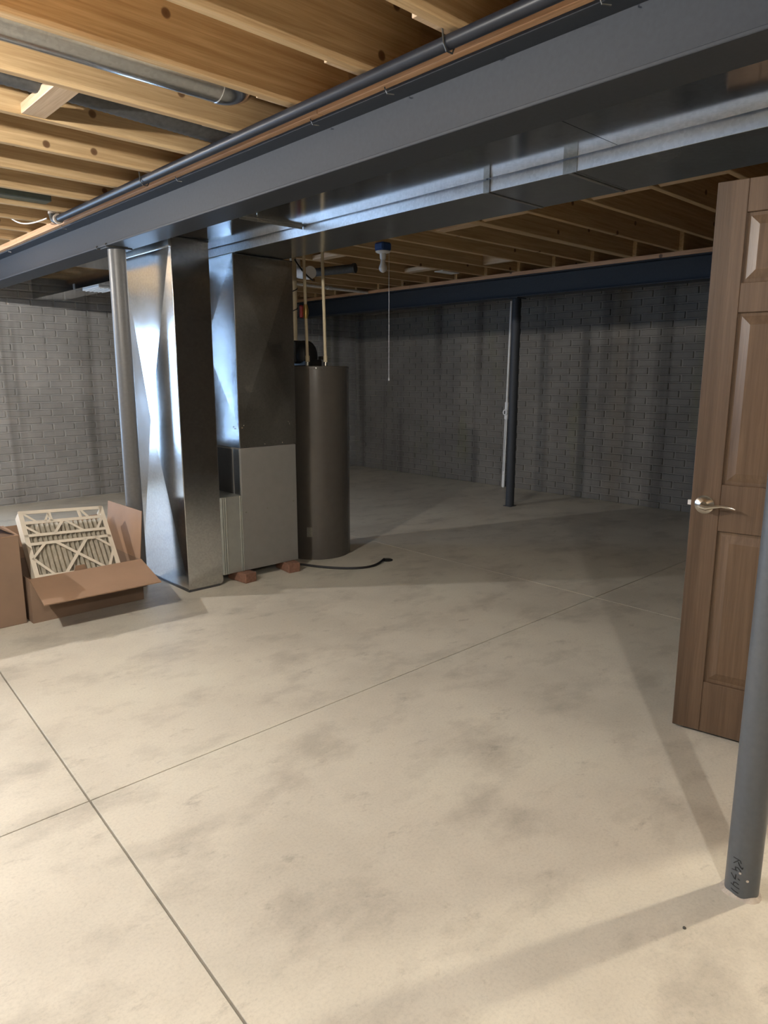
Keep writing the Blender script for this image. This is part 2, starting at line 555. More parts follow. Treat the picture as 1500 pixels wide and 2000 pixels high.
# partition with the doorway that the open door belongs to
pw = MB()
pw.box(2.80, XR, 0.29, 0.39, 0, JB)
struct(pw.build('wall_partition', 'drywall'), 'brown wooden partition wall with the doorway, out of view', 'wall')
for i, (a, b, c, d) in enumerate(WIN):
    f = 0.05
    fr = MB()
    yw = 8.24
    fr.box(a, a + f, yw - .04, yw + .04, c, d).box(b - f, b, yw - .04, yw + .04, c, d).box(a + f, b - f, yw - .04, yw + .04, c, c + f).box(a + f, b - f, yw - .04, yw + .04, d - f, d)
    fo = struct(fr.build('window_1', 'white'), 'white framed window in the brick wall, left of the cartons', 'window')
    MB().box(a + f, b - f, yw - .002, yw + .002, c + f, d - f).build('pane', 'glass', fo)

a, b, c, d = SIDE
f, xw = 0.05, XL - 0.1
fr = MB().box(xw - .04, xw + .04, a, a + f, c, d).box(xw - .04, xw + .04, b - f, b, c, d).box(xw - .04, xw + .04, a + f, b - f, c, c + f).box(xw - .04, xw + .04, a + f, b - f, d - f, d)
fr.box(xw - .03, xw + .03, (a + b) / 2 - .03, (a + b) / 2 + .03, c + f, d - f)
fo = struct(fr.build('window_2', 'white'), 'wide white framed window in the side wall', 'window')
for q0, q1 in ((a + f, (a + b) / 2 - .03), ((a + b) / 2 + .03, b - f)):
    MB().box(xw - .002, xw + .002, q0, q1, c + f, d - f).build('pane', 'glass', fo)

# ------------------------------------------------------------------ steel beams
def i_beam(x0, x1, z0, z1, y0, y1, label, plate_over):
    t = thing('steel_beam', label, 'beam', (x0, y0, z0), 'steel beams')
    xm = (x0 + x1) / 2
    MB().box(x0, x1, y0, y1, z0, z0 + 0.0105).build('bottom_flange', 'paint', t, bevel=0.002)
    MB().box(x0, x1, y0, y1, z1 - 0.0105, z1).build('top_flange', 'paint', t, bevel=0.002)
    MB().box(xm - 0.0035, xm + 0.0035, y0, y1, z0 + 0.0105, z1 - 0.0105).build('web', 'paint', t)
    ys = [y0, 2.26, 5.9, y1]
    for a, b in zip(ys[:-1], ys[1:]):
        MB().box(x0 - plate_over, x1 + plate_over, a + 0.001, b - 0.001, z1, JB).build('wood_plate', 'plate', t, bevel=0.0015)
    return t
b1 = i_beam(1.80, 1.972, 2.132, 2.337, YB, YF, 'grey steel beam running overhead from upper right to left wall', 0.028)
b2 = i_beam(5.935, 6.107, 2.137, 2.340, YB, YF, 'dark steel beam far back in front of brick wall', 0.012)
def nail(y, parent, z=2.337, x=1.80):
    MB().tube([(x - 0.016, y, z + 0.012), (x - 0.013, y, z - 0.004), (x - 0.006, y - 0.004, z - 0.020), (x + 0.010, y - 0.022, z - 0.0235)], 0.0022, 6).build('bent_nail', 'wire', parent)
for y in (1.906, 2.32, 3.414, 4.999, 6.2, 1.1):
    nail(y, b1)

# ------------------------------------------------------------------ posts
def post(x, y, r, top, label, mat='paint_mid'):
    t = thing('steel_post', label, 'post', (x, y, 0), 'steel posts')
    MB().lathe((x, y, 0), [(r, 0.0), (r, top - 0.008)], 40).build('pipe', mat, t, smooth=True)
    MB().box(x - 0.075, x + 0.075, y - 0.06, y + 0.06, top - 0.008, top).build('cap_plate', 'paint', t, bevel=0.001)
    return t
p1 = post(1.862, 0.562, 0.0425, 2.132, 'grey steel post nearest the viewer with marker writing at its foot')
ring = MB()
prof = []
N = 40
vs, fs = [], []
for kk in range(N):
    a = 2 * math.pi * kk / N
    ro = 0.0425 + 0.008 + 0.004 * math.sin(3.1 * a + 1) + random.uniform(0, .002)
    vs += [(1.862 + 0.041 * math.cos(a), 0.562 + 0.041 * math.sin(a), 0.008 + 0.003 * math.sin(5 * a)), (1.862 + ro * math.cos(a), 0.562 + ro * math.sin(a), 0.0)]
for kk in range(N):
    a, b = 2 * kk, 2 * ((kk + 1) % N)
    fs.append((a, a + 1, b + 1, b))
ring.add(vs, fs).build('grout_ring', 'grout', p1)
STROKES = [[(159.0, .1136), (173.3, .114), (184.2, .1126), (187.7, .1057)], [(177.6, .1114), (172.1, .1069), (161.3, .0973)],
           [(178.1, .1071), (183, .0982), (193.1, .0902), (194.2, .0962)], [(156.8, .077), (169.2, .0794), (178.3, .0803)],
           [(169.1, .0886), (179.1, .09), (189.4, .0824)], [(169.1, .0886), (172.3, .0801)], [(155.9, .0652), (162.8, .0599), (171.4, .0535)],
           [(173.8, .0678), (173.5, .0528)], [(181.7, .0587), (188.7, .0552)], [(159, .0351), (166.3, .0338), (190.5, .0298)],
           [(169.5, .0431), (177.5, .0445), (187.4, .0416)], [(169.5, .0431), (168.3, .0349)], [(162.2, .021), (173.6, .0181), (189.3, .0162)]]
ink = MB()
for s in STROKES:
    pts = []
    for (a0, z0), (a1, z1) in zip(s[:-1], s[1:]):
        for q in range(4):
            pts.append((a0 + (a1 - a0) * q / 4, z0 + (z1 - z0) * q / 4))
    pts.append(s[-1])
    ink.tube([(1.862 + 0.0424 * math.cos(math.radians(a)), 0.562 + 0.0424 * math.sin(math.radians(a)), z) for a, z in pts], 0.0013, 6)
ink.build('marker_writing', 'ink', p1)['label'] = 'handwritten black marker characters'
dots = MB()
for a, z, r in ((187.3, .076, .0035), (213.7, .0585, .004)):
    a = math.radians(a)
    dots.lathe((1.862 + 0.0422 * math.cos(a), 0.562 + 0.0422 * math.sin(a), z), [(r, 0), (r * .8, .0008)], 10, (math.cos(a), math.sin(a), 0))
dots.build('paint_fleck', 'grout', p1)
p2 = post(1.886, 4.40, 0.052, 2.132, 'pale grey steel post standing against the shiny return duct', 'paint_light')
for y in (4.335, 4.475):
    MB().tube([(1.80, y, 2.145), (1.792, y, 2.137), (1.796, y, 2.127), (1.83, y - 0.005, 2.1295), (1.92, y - 0.02, 2.1295)], 0.0035, 8).build('hook_rod', 'fitting', p2)
p3 = post(6.021, 4.47, 0.0445, 2.137, 'dark steel post far back before the brick wall', 'paint')
MB().box(5.970, 6.072, 4.420, 4.520, 0, 0.004).build('base_plate', 'paint', p3)

# ------------------------------------------------------------------ black pipe along the beam
t = thing('gas_pipe', 'long black iron pipe hung under the joists beside the beam', 'pipe', (1.715, 1.0, JB))
MB().tube([(1.715, -1.2, 2.345), (1.715, 4.86, 2.345)], 0.021, 20).build('pipe', 'iron', t, smooth=True)
el = bez((1.715, 4.85, 2.345), (1.715, 4.93, 2.345), (1.715, 4.93, 2.36), (1.715, 4.93, 2.44), 10)
MB().tube(el, 0.027, 16).build('elbow', 'fitting', t, smooth=True)
MB().tube([(1.715, 4.838, 2.345), (1.715, 4.856, 2.345)], 0.031, 16).build('collar', 'grout', t, smooth=True)
MB().tube([(1.715, 4.93, 2.385), (1.715, 4.93, 2.398)], 0.031, 16).build('collar', 'grout', t, smooth=True)
for y in (1.55, 3.60):
    MB().tube([(1.690, y + 0.012, 2.445), (1.690, y + 0.006, 2.375), (1.690, y, 2.335), (1.702, y, 2.318), (1.728, y, 2.318), (1.739, y, 2.34), (1.739, y + 0.01, 2.374)], 0.0028, 8).build('hanger_wire', 'wire', t)
tag(MB().tube(bez((1.56, 5.36, 2.44), (1.57, 5.20, 2.33), (1.62, 5.12, 2.33), (1.69, 4.98, 2.365), 14), 0.0045, 8).build('electric_cable', 'white', loc=(1.56, 5.36, 2.44), smooth=True),
    'thin white cable sagging below the joists near the pipe elbow', 'cable')

# ------------------------------------------------------------------ ducts in the joist bays
t = thing('round_duct', 'shiny round metal duct tucked between the nearest joists', 'duct', (1.0, 2.55, 2.40))
path = [(-1.5, 2.545, 2.462), (1.52, 2.545, 2.462)] 
MB().tube(path, 0.074, 36).build('duct_pipe', 'galv', t, smooth=True)
MB().tube(bez((1.515, 2.545, 2.462), (1.60, 2.545, 2.462), (1.66, 2.545, 2.50), (1.66, 2.545, 2.62), 12), 0.077, 32).build('duct_elbow', 'galv', t, smooth=True)
MB().tube([(0.70, 2.545, 2.462), (0.72, 2.545, 2.462)], 0.0765, 36).build('duct_seam', 'galv', t, smooth=True)
fx = [(-1.5 + 0.0125 * i, 2.95 + 0.012 * math.sin(i * .05), 2.476 - 0.012 * math.sin(i * 0.03)) for i in range(266)]
tag(MB().tube(fx, [0.080 + (0.0011 if i % 2 else -0.0011) for i in range(266)], 20).build('flexible_duct', 'flex', loc=(0.3, 2.95, 2.40), smooth=True),
    'dark ribbed flexible duct lying between two joists at upper left', 'duct')
tag(MB().box(-1.0, 1.62, 4.66, 4.765, 2.40, 2.52).build('joist_bay_duct', 'pan', bevel=0.006, loc=(0.4, 4.7, 2.40)),
    'dull green grey duct between joists farther left', 'duct')

# ------------------------------------------------------------------ trunk ducts
def xbreak(mb, p00, p10, p11, p01, n, depth):
    """quad p00-p10-p11-p01 broken into four triangles about a raised centre"""
    c = (Vector(p00) + Vector(p10) + Vector(p11) + Vector(p01)) / 4 + Vector(n) * depth
    mb.add([p00, p10, p11, p01, c], [(0, 1, 4), (1, 2, 4), (2, 3, 4), (3, 0, 4)])

t = thing('return_duct', 'wide shiny return duct directly beside the steel beam', 'duct', (2.2, 2.0, 2.178))
ys = [-2.6, -0.5, 1.40, 3.36, 5.65]
for i, (a, b) in enumerate(zip(ys[:-1], ys[1:])):
    MB().box(1.99, 2.446, a + 0.0006, b - 0.0006, 2.178 + 0.0008 * (i % 2), 2.37).build('duct_section', 'galv_flat', t)
for y in (3.27,):
    MB().box(2.06, 2.456, y - 0.012, y + 0.012, 2.172, 2.1778).build('hanger_angle', 'galv_dull', t)
    MB().box(2.06, 2.456, y + 0.009, y + 0.012, 2.160, 2.172).build('hanger_angle', 'galv_dull', t)
    MB().tube([(2.16, y, 2.178), (2.16, y, 2.158)], 0.003, 6).build('screw', 'nickel', t)

t = thing('supply_duct', 'long shiny supply duct with a bright lower lip, beside return duct', 'duct', (2.65, 2.0, 2.128))
secs = [(-2.6, -0.4, 2.46, 2.86), (-0.4, 1.575, 2.46, 2.86), (1.575, 2.0, 2.463, 2.86), (2.0, 4.70, 2.461, 2.86), (4.70, 7.85, 2.46, 2.73)]
for (a, b, x0, x1) in secs:
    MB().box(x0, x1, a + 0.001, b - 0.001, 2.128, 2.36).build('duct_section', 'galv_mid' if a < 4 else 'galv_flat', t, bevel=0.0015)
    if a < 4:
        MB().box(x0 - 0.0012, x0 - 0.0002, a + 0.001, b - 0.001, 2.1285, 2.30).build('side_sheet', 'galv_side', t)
for y, wd in ((1.60, 0.030), (2.0, 0.016), (-0.4, 0.02), (5.6, 0.02), (6.7, 0.02)):
    MB().box(2.4560, 2.4600, y - wd, y + wd, 2.126, 2.176).build('drive_cleat', 'galv_dull', t)
    MB().box(2.46, 2.86 if y < 4.7 else 2.73, y - 0.008, y + 0.008, 2.1255, 2.129).build('drive_cleat', 'galv_dull', t)
MB().box(2.50, 2.70, 6.25, 6.62, 2.112, 2.128).build('register_frame', 'white', t, bevel=0.003)
for q in range(5):
    MB().box(2.52 + q * 0.036, 2.526 + q * 0.036, 6.27, 6.60, 2.106, 2.112).build('register_fin', 'white', t)

# ------------------------------------------------------------------ return drop
t = thing('return_drop', 'tall mirror-bright sheet metal return duct standing on the floor', 'duct', (2.17, 4.33, 0))
X0, X1, Y0, Y1, ZT = 2.052, 2.300, 4.030, 4.710, 2.176
mb = MB()
xbreak(mb, (X0, Y1, 0.012), (X0, Y0, 0.012), (X0, Y0, ZT), (X0, Y1, ZT), (-1, 0, 0), 0.030)
mb.build('side_sheet', 'galv_crease', t)
mb = MB()
nx, nz = 14, 60
vs, fs = [], []
for j in range(nz + 1):
    for i in range(nx + 1):
        u, v = i / nx, j / nz
        z = 0.012 + (ZT - 0.012) * v
        dy = 0.0014 * math.sin(math.pi * u) * (0.4 + math.sin(6.0 * v + 1.2 * u)) + 0.0006 * math.sin(9 * u + 4 * v) * math.sin(math.pi * v)
        xx = X0 + (X1 - X0) * u
        if v == 0 and u == 1:
            z, xx = 0.03, X1
        vs.append((xx, Y0 - dy, z))
for j in range(nz):
    for i in range(nx):
        a = j * (nx + 1) + i
        fs.append((a, a + 1, a + nx + 2, a + nx + 1))
mb.add(vs, fs).build('front_sheet', 'galv_crease', t, smooth=True)
MB().box(X1 - 0.002, X1, Y0, Y1, 0.02, ZT).build('side_sheet', 'galv', t)
MB().box(X0, X1, Y1 - 0.002, Y1, 0.012, ZT).build('back_sheet', 'galv', t)
MB().box(X0 - 0.004, X0 + 0.008, Y0 - 0.004, Y1, 0.0, 0.016).box(X0 + 0.008, X1 - 0.03, Y0 - 0.004, Y0 + 0.006, 0.0, 0.014).build('bottom_seam', 'cab_dark', t)
MB().box(X0 - 0.012, X0 + 0.003, Y0 - 0.002, Y1, 2.120, 2.1765).build('top_collar', 'galv_dull', t, bevel=0.004)
MB().box(X0 + 0.003, X1, Y0 - 0.006, Y0 + 0.002, 2.168, 2.1765).build('top_collar', 'cab_dark', t)
MB().tube([(X0, Y0, 0.012), (X0, Y0, 2.12)], 0.0035, 8).build('corner_seam', 'galv', t, smooth=True)

# ------------------------------------------------------------------ furnace, filter rack, plenum
FX0, FX1, FY0, FY1 = 2.462, 2.912, 4.020, 4.74
t = thing('furnace', 'grey furnace cabinet raised on clay bricks with metal plenum above', 'furnace', (2.69, 4.3, 0.066))
MB().box(FX0, FX1, FY0, FY1, 0.066, 0.902).build('cabinet', 'cabinet', t, bevel=0.003)
MB().box(FX0 - 0.002, FX0 + 0.001, FY0 + 0.10, FY1 - 0.03, 0.585, 0.890).build('side_panel', 'cab_dark', t)
MB().box(FX0 - 0.003, FX0 + 0.001, FY0 + 0.01, FY0 + 0.085, 0.585, 0.895).build('door_edge', 'galv_dull', t, bevel=0.001)
for (x, z) in ((2.49, 0.47), (2.66, 0.475), (2.88, 0.50)):
    MB().lathe((x, FY0, z), [(0.004, 0), (0.003, 0.003)], 8, (0, -1, 0)).build('screw', 'nickel', t)
fr = MB().box(X1 + 0.001, FX0, FY0 + 0.004, FY1 - 0.03, 0.0662, 0.588).build('filter_rack', 'rack', t, bevel=0.002)
for x in (2.306, 2.320, 2.336, 2.444, 2.456):
    MB().box(x, x + 0.006, FY0 - 0.002, FY0 + 0.006, 0.0665, 0.586).build('rib', 'rack', fr, bevel=0.0015)
pl = MB()
z0, z1 = 0.904, 2.1245
xbreak(pl, (FX0, FY0, z0 + 0.12), (FX1 + 0.005, FY0, z0 + 0.12), (FX1 + 0.005, FY0, z1), (FX0, FY0, z1), (0, -1, 0), 0.015)
pl.add([(FX0, FY0, z0), (FX1 + 0.005, FY0, z0), (FX1 + 0.005, FY0, z0 + 0.12), (FX0, FY0, z0 + 0.12)], [(0, 1, 2, 3)])
po = pl.build('plenum', 'galv_dull', t)
po['label'] = 'tall sheet metal plenum with crossed creases'
pl = MB()
xbreak(pl, (FX0, FY1, z0 + 0.12), (FX0, FY0, z0 + 0.12), (FX0, FY0, z1), (FX0, FY1, z1), (-1, 0, 0), 0.016)
pl.add([(FX0, FY1, z0), (FX0, FY0, z0), (FX0, FY0, z0 + 0.12), (FX0, FY1, z0 + 0.12)], [(0, 1, 2, 3)])
pl.build('plenum_side', 'galv_crease', po)
MB().box(FX1 + 0.003, FX1 + 0.005, FY0, FY1, z0, z1).box(FX0, FX1, FY1 - 0.002, FY1, z0, z1).build('plenum_back', 'galv_dull', po)
MB().tube([(FX0, FY0, z0), (FX0, FY0, z1)], 0.003, 8).build('corner_seam', 'galv', po, smooth=True)
MB().box(FX0, FX1 + 0.004, FY0 - 0.004, FY0 + 0.002, z1 - 0.006, z1 - 0.001).build('top_seam', 'cab_dark', po)
for (x, z) in ((2.515, 0.915), (2.655, 0.918), (2.80, 0.92), (2.485, 1.035), (2.50, 1.050), (2.865, 1.045), (2.855, 1.06)):
    MB().lathe((x, FY0 - 0.001, z), [(0.0045, 0), (0.003, 0.004)], 8, (0, -1, 0)).build('screw', 'nickel', po)
for (y, z) in ((4.09, 1.04), (4.07, 1.028)):
    MB().lathe((FX0 - 0.001, y, z), [(0.0045, 0), (0.003, 0.004)], 8, (-1, 0, 0)).build('screw', 'nickel', po)

def clay_brick(x, y, rz, label):
    m = Matrix.Translation((x, y, 0)) @ Matrix.Rotation(rz, 4, 'Z')
    o = MB(m).box(-0.046, 0.046, -0.10, 0.10, 0, 0.0655).build('clay_brick', 'clay', bevel=0.004, loc=(x, y, 0))
    tag(o, label, 'brick', 'clay bricks under the furnace')
clay_brick(2.455, 4.045, 0.10, 'rough red clay brick under the furnace corner beside the return duct')
clay_brick(2.835, 4.045, -0.12, 'rough red clay brick under the furnace corner beside the water heater')
clay_brick(2.50, 4.50, 0.0, 'red clay brick under the rear of the furnace, mostly hidden, return duct side')
clay_brick(2.85, 4.50, 0.0, 'red clay brick under the rear of the furnace, mostly hidden, heater side')

# ------------------------------------------------------------------ water heater
WX, WY, WR = 3.31, 4.315, 0.262
t = thing('water_heater', 'tall dark grey cylindrical water heater behind the furnace', 'water heater', (WX, WY, 0))
MB().lathe((WX, WY, 0), [(WR - .004, 0), (WR, 0.004), (WR, 1.418), (WR + 0.002, 1.42), (WR + 0.002, 1.436), (WR - 0.006, 1.440)], 72).build('tank', 'heater', t, smooth=True)
az = math.radians(222)
lab = MB()
for a0, a1, nm, mt, z0, z1, off in ((216, 225, 'rating_label', 'paper', 0.178, 0.252, 0.0012),):
    vs, fs = [], []
    for kk in range(7):
        a = math.radians(a0 + (a1 - a0) * kk / 6)
        vs += [(WX + (WR + off) * math.cos(a), WY + (WR + off) * math.sin(a), z0), (WX + (WR + off) * math.cos(a), WY + (WR + off) * math.sin(a), z1)]
    fs = [(2 * kk, 2 * kk + 2, 2 * kk + 3, 2 * kk + 1) for kk in range(6)]
    lab.add(vs, fs)
lab.build('rating_label', plain('faded_label', (0.16, 0.155, 0.13), 0.6, var=0.25, vs=120), t)
cv = MB()
vs = []
for kk in range(9):
    a = math.radians(208 + 20 * kk / 8)
    vs += [(WX + (WR + .006) * math.cos(a), WY + (WR + .006) * math.sin(a), 0.165), (WX + (WR + .006) * math.cos(a), WY + (WR + .006) * math.sin(a), 0.170)]
cv.add(vs, [(2 * kk, 2 * kk + 2, 2 * kk + 3, 2 * kk + 1) for kk in range(8)]).build('access_cover', 'heater', t)
bl = MB().lathe((3.305, 4.42, 1.475), [(0.094, 0.0), (0.100, 0.03), (0.097, 0.07), (0.086, 0.105), (0.066, 0.135), (0.040, 0.152), (0.012, 0.158)], 28).build('vent_blower', 'black', t, smooth=True)
MB().box(3.24, 3.40, 4.32, 4.50, 1.438, 1.49).build('blower_base', 'black', bl, bevel=0.01)
MB().box(3.195, 3.275, 4.40, 4.50, 1.46, 1.63).build('blower_outlet', 'black', bl, bevel=0.012)
MB().box(3.385, 3.412, 4.315, 4.355, 1.49, 1.515).build('blower_clip', 'fitting', bl, bevel=0.002)
for a in (236, 246, 318):
    a = math.radians(a)
    MB().lathe((WX + WR * math.cos(a), WY + WR * math.sin(a), 1.424), [(0.006, 0), (0.004, 0.004)], 8, (math.cos(a), math.sin(a), 0)).build('screw', 'nickel', t)

def riser(x0, y0, x1, y1, r, label, valve=False, z0=1.4405, z1=2.62):
    t = thing('water_pipe', label, 'pipe', (x0, y0, z0), 'pipes rising from the water heater')
    p = [(x0 + (x1 - x0) * q / 6, y0 + (y1 - y0) * q / 6, z0 + 0.04 + (z1 - z0 - 0.04) * q / 6) for q in range(7)]
    MB().tube(p, r, 14).build('pipe', 'cream', t, smooth=True)
    MB().tube([(x0, y0, z0), (x0, y0, z0 + 0.03)], r * 1.15, 12).build('nipple', 'nickel', t, smooth=True)
    MB().tube([(x0, y0, z0 + 0.03), (x0, y0, z0 + 0.075)], r * 1.35, 12).build('adapter', 'cream', t, smooth=True)
    if valve:
        zv = 1.83
        xv, yv = x0 + (x1 - x0) * .35, y0 + (y1 - y0) * .35
        MB().lathe((xv, yv, zv - 0.05), [(r * 1.2, 0), (r * 1.5, 0.012), (r * 1.9, 0.035), (r * 1.9, 0.06), (r * 1.5, 0.085), (r * 1.2, 0.10)], 14).build('valve_body', 'brass', t, smooth=True)
        d = Vector((-0.73, 0.68, 0))
        h = Vector((xv, yv, zv)) + d * 0.035
        hb = MB(Matrix.Translation(h) @ Matrix.Rotation(math.atan2(d.y, d.x), 4, 'Z'))
        hb.box(-0.015, 0.010, -0.012, 0.012, -0.045, 0.045).build('valve_handle', 'red', t, bevel=0.006)
    return t
riser(3.215, 4.265, 3.200, 4.275, 0.0115, 'cream water pipe with red valve handle on the heater', True)
riser(3.345, 4.215, 3.330, 4.225, 0.0115, 'plain cream water pipe rising beside the blower')
t = thing('vent_pipe', 'thick cream vent pipe behind the plenum edge', 'pipe', (3.235, 4.45, 1.63))
MB().tube([(3.235, 4.45, 1.63), (3.245, 4.45, 2.62)], 0.024, 18).build('pipe', 'cream', t, smooth=True)
for z in (1.80, 1.94):
    MB().tube([(3.238 + 0.027 * math.cos(a), 4.45 + 0.027 * math.sin(a), z + 0.012 * a) for a in [2.6 + 0.3 * i for i in range(13)]], 0.004, 6).build('cable_loop', 'black', t)
tag(MB().tube(bez((3.19, 4.36, 2.20), (3.19, 4.30, 2.13), (3.24, 4.27, 2.07), (3.27, 4.25, 2.05), 12), 0.006, 8).build('power_cord', 'black', smooth=True, loc=(3.19, 4.36, 2.05)),
    'short black power cord hanging by the cream pipes', 'cord')

# things hung under the joists behind the plenum
t = thing('drain_pipe', 'dark grey pipe slung under the joists behind the plenum', 'pipe', (4.3, 5.3, 2.32))
MB().tube([(4.40, 5.10, 2.333), (4.20, 5.98, 2.328)], 0.038, 18).build('pipe', 'flex', t, smooth=True)
MB().tube([(4.405, 5.09, 2.333), (4.395, 5.112, 2.333)], 0.044, 18).build('clamp', 'fitting', t, smooth=True)
t = thing('vent_elbow', 'white plastic vent elbow under the joists behind the plenum', 'pipe', (4.1, 5.5, 2.25))
MB().tube(bez((4.08, 5.575, 2.46), (4.08, 5.575, 2.33), (4.10, 5.60, 2.292), (4.071, 5.353, 2.285), 14), 0.048, 22).build('elbow', 'white', t, smooth=True)
MB().tube([(4.081, 5.381, 2.285), (4.054, 5.306, 2.285)], 0.056, 22).build('hub', 'white', t, smooth=True)
t = thing('conduit', 'thin pale conduit crossing under the far joists', 'conduit', (5.4, 6.58, 2.35))
MB().tube([(4.3, 6.50, 2.355), (6.0, 6.63, 2.355)], 0.015, 12).build('tube', 'pole', t, smooth=True)
MB().tube([(5.26, 6.573, 2.355), (5.33, 6.579, 2.355)], 0.022, 12).build('coupling', 'white', t, smooth=True)
tag(MB().box(5.30, 5.55, 4.83, 4.94, 2.366, 2.374).build('white_glint', 'paper', loc=(5.4, 4.88, 2.366), bevel=0.001), 'small white reflection under the far joists, added as a card', 'reflection')  # pale card added to stand in for a small white reflection

# ------------------------------------------------------------------ bulb holders
def lampholder(x, y, label, lit):
    t = thing('ceiling_bulb', label, 'lamp', (x, y, 2.30), 'bare bulb holders')
    MB().box(x - 0.05, x + 0.05, y - 0.05, y + 0.05, 2.312, 2.374).build('junction_box', 'blue', t, bevel=0.012)
    MB().lathe((x, y, 2.312), [(0.057, 0), (0.057, -0.008), (0.045, -0.014), (0.026, -0.018), (0.023, -0.055), (0.018, -0.062)], 28).build('lampholder', 'white', t, smooth=True)
    if not lit:
        MB().lathe((x, y, 2.252), [(0.013, 0), (0.017, -0.006), (0.020, -0.03), (0.030, -0.055), (0.032, -0.068), (0.026, -0.085), (0.012, -0.096), (0.002, -0.099)], 24).build('bulb', 'bulbglass', t, smooth=True)
        MB().tube([(x + 0.035, y - 0.032, 2.298), (x + 0.035, y - 0.032, 1.345)], 0.0018, 6).build('pull_chain', 'white', t)
        MB().lathe((x + 0.035, y - 0.032, 1.33), [(0.002, 0.024), (0.006, 0.018), (0.006, 0.004), (0.003, 0)], 10).build('chain_pull', 'white', t, smooth=True)
    return t
lampholder(3.885, 4.165, 'unlit bare bulb on a blue box with a long pull chain', False)
lampholder(LAMP_A[0], LAMP_A[1], 'lit bulb holder out of view behind the viewer', True)
lampholder(LAMP_B[0], LAMP_B[1], 'lit bulb holder out of view left of the viewer', True)
lampholder(LAMP_D[0], LAMP_D[1], 'lit bulb holder out of view past the left cartons', True)

# ------------------------------------------------------------------ white pole beside the far post
t = thing('plastic_pole', 'slim white plastic pole with round dial against the brick wall', 'pole', (6.99, 5.30, 0))
m = Matrix.Translation((6.99, 5.30, 0)) @ Matrix.Rotation(math.radians(0.9), 4, 'X')
MB(m).box(-0.010, 0.010, -0.019, 0.019, 0.0, 0.16).build('foot', 'pole', t, bevel=0.004)
MB(m).box(-0.008, 0.008, -0.018, 0.018, 0.16, 0.86).build('lower_channel', 'pole', t, bevel=0.003)
MB(m).box(-0.0095, -0.0078, -0.0025, 0.0025, 0.20, 0.84).build('slot', 'fitting', t)
MB(m).box(-0.014, 0.014, -0.023, 0.023, 0.84, 1.05).build('clamp_sleeve', 'pole', t, bevel=0.006)
do = MB(m).lathe((-0.012, 0.004, 0.925), [(0.036, 0), (0.036, 0.012), (0.030, 0.018)], 24, (-1, 0, 0)).build('dial', 'pole', t, smooth=True)
MB(m).box(-0.034, -0.029, -0.004, 0.012, 0.905, 0.945).build('dial_mark', 'fitting', do)
MB(m).lathe((0, 0, 1.05), [(0.014, 0), (0.014, 1.18)], 14).build('upper_tube', 'pole', t, smooth=True)

# ------------------------------------------------------------------ hose on the floor
t = thing('drain_hose', 'thin black drain hose curving over the floor beside the heater', 'hose', (3.2, 3.75, 0))
hp = bez((2.94, 4.14, 0.009), (3.00, 3.95, 0.009), (3.10, 3.72, 0.009), (3.27, 3.675, 0.009), 14) + bez((3.27, 3.675, 0.009), (3.36, 3.66, 0.009), (3.42, 3.70, 0.010), (3.50, 3.742, 0.014), 12)[1:]
MB().tube(hp, 0.0088, 12).build('hose', 'black', t, smooth=True)
MB().lathe((3.53, 3.735, 0.0), [(0.040, 0), (0.040, 0.006), (0.034, 0.009), (0.012, 0.010)], 20).build('end_fitting', 'black', t, smooth=True)

# ------------------------------------------------------------------ cartons
CT = 0.005
t = thing('cardboard_box', 'open cardboard carton with its front flap folded out', 'box', (1.45, 4.35, 0))
bx0, bx1, by0, by1, bh = 1.128, 1.778, 4.100, 4.640, 0.258
MB().box(bx0, bx1, by0, by0 + CT, 0, bh).build('front_wall', 'card', t)
MB().box(bx0, bx1, by1 - CT, by1, 0, bh).build('back_wall', 'card', t)
MB().box(bx0, bx0 + CT, by0 + CT, by1 - CT, 0, bh).build('side_wall', 'card', t)
MB().box(bx1 - CT, bx1, by0 + CT, by1 - CT, 0, bh).build('side_wall', 'card', t)
MB().box(bx0 + CT, bx1 - CT, by0 + CT, by1 - CT, 0, CT).build('bottom', 'card', t)
MB().hexa([(bx0 - .022, 3.800, .184), (bx1 - .030, 3.775, .186), (bx1, by0, bh - .004), (bx0, by0, bh - .004),
           (bx0 - .022, 3.800, .190), (bx1 - .030, 3.775, .192), (bx1, by0 + .002, bh + .002), (bx0, by0 + .002, bh + .002)]).build('front_flap', 'card_in', t)
MB().hexa([(bx1 - .004, by0 + .01, bh), (bx1, by0 + .01, bh), (bx1, by1 - .01, bh), (bx1 - .004, by1 - .01, bh),
           (bx1 + .030, by0 + .02, bh + .295), (bx1 + .034, by0 + .02, bh + .295), (bx1 + .034, by1 - .005, bh + .295), (bx1 + .030, by1 - .005, bh + .295)]).build('side_flap', 'card_in', t)
MB().hexa([(bx0, by1 - .004, bh), (bx1, by1 - .004, bh), (bx1, by1, bh), (bx0, by1, bh),
           (bx0 + .01, by1 + .05, bh + .20), (bx1 - .01, by1 + .05, bh + .20), (bx1 - .01, by1 + .054, bh + .20), (bx0 + .01, by1 + .054, bh + .20)]).build('back_flap', 'card_in', t)
MB().box(bx0 + .05, bx1 - .10, by0 + .01, by1 - .16, CT, 0.17).build('inner_tray', 'card_in', t)
MB().hexa([(1.345, 4.112, .17), (1.50, 4.112, .17), (1.50, 4.116, .17), (1.345, 4.116, .17), (1.39, 4.118, .285), (1.44, 4.118, .285), (1.44, 4.122, .285), (1.39, 4.122, .285)]).build('inner_tab', 'card_in', t)

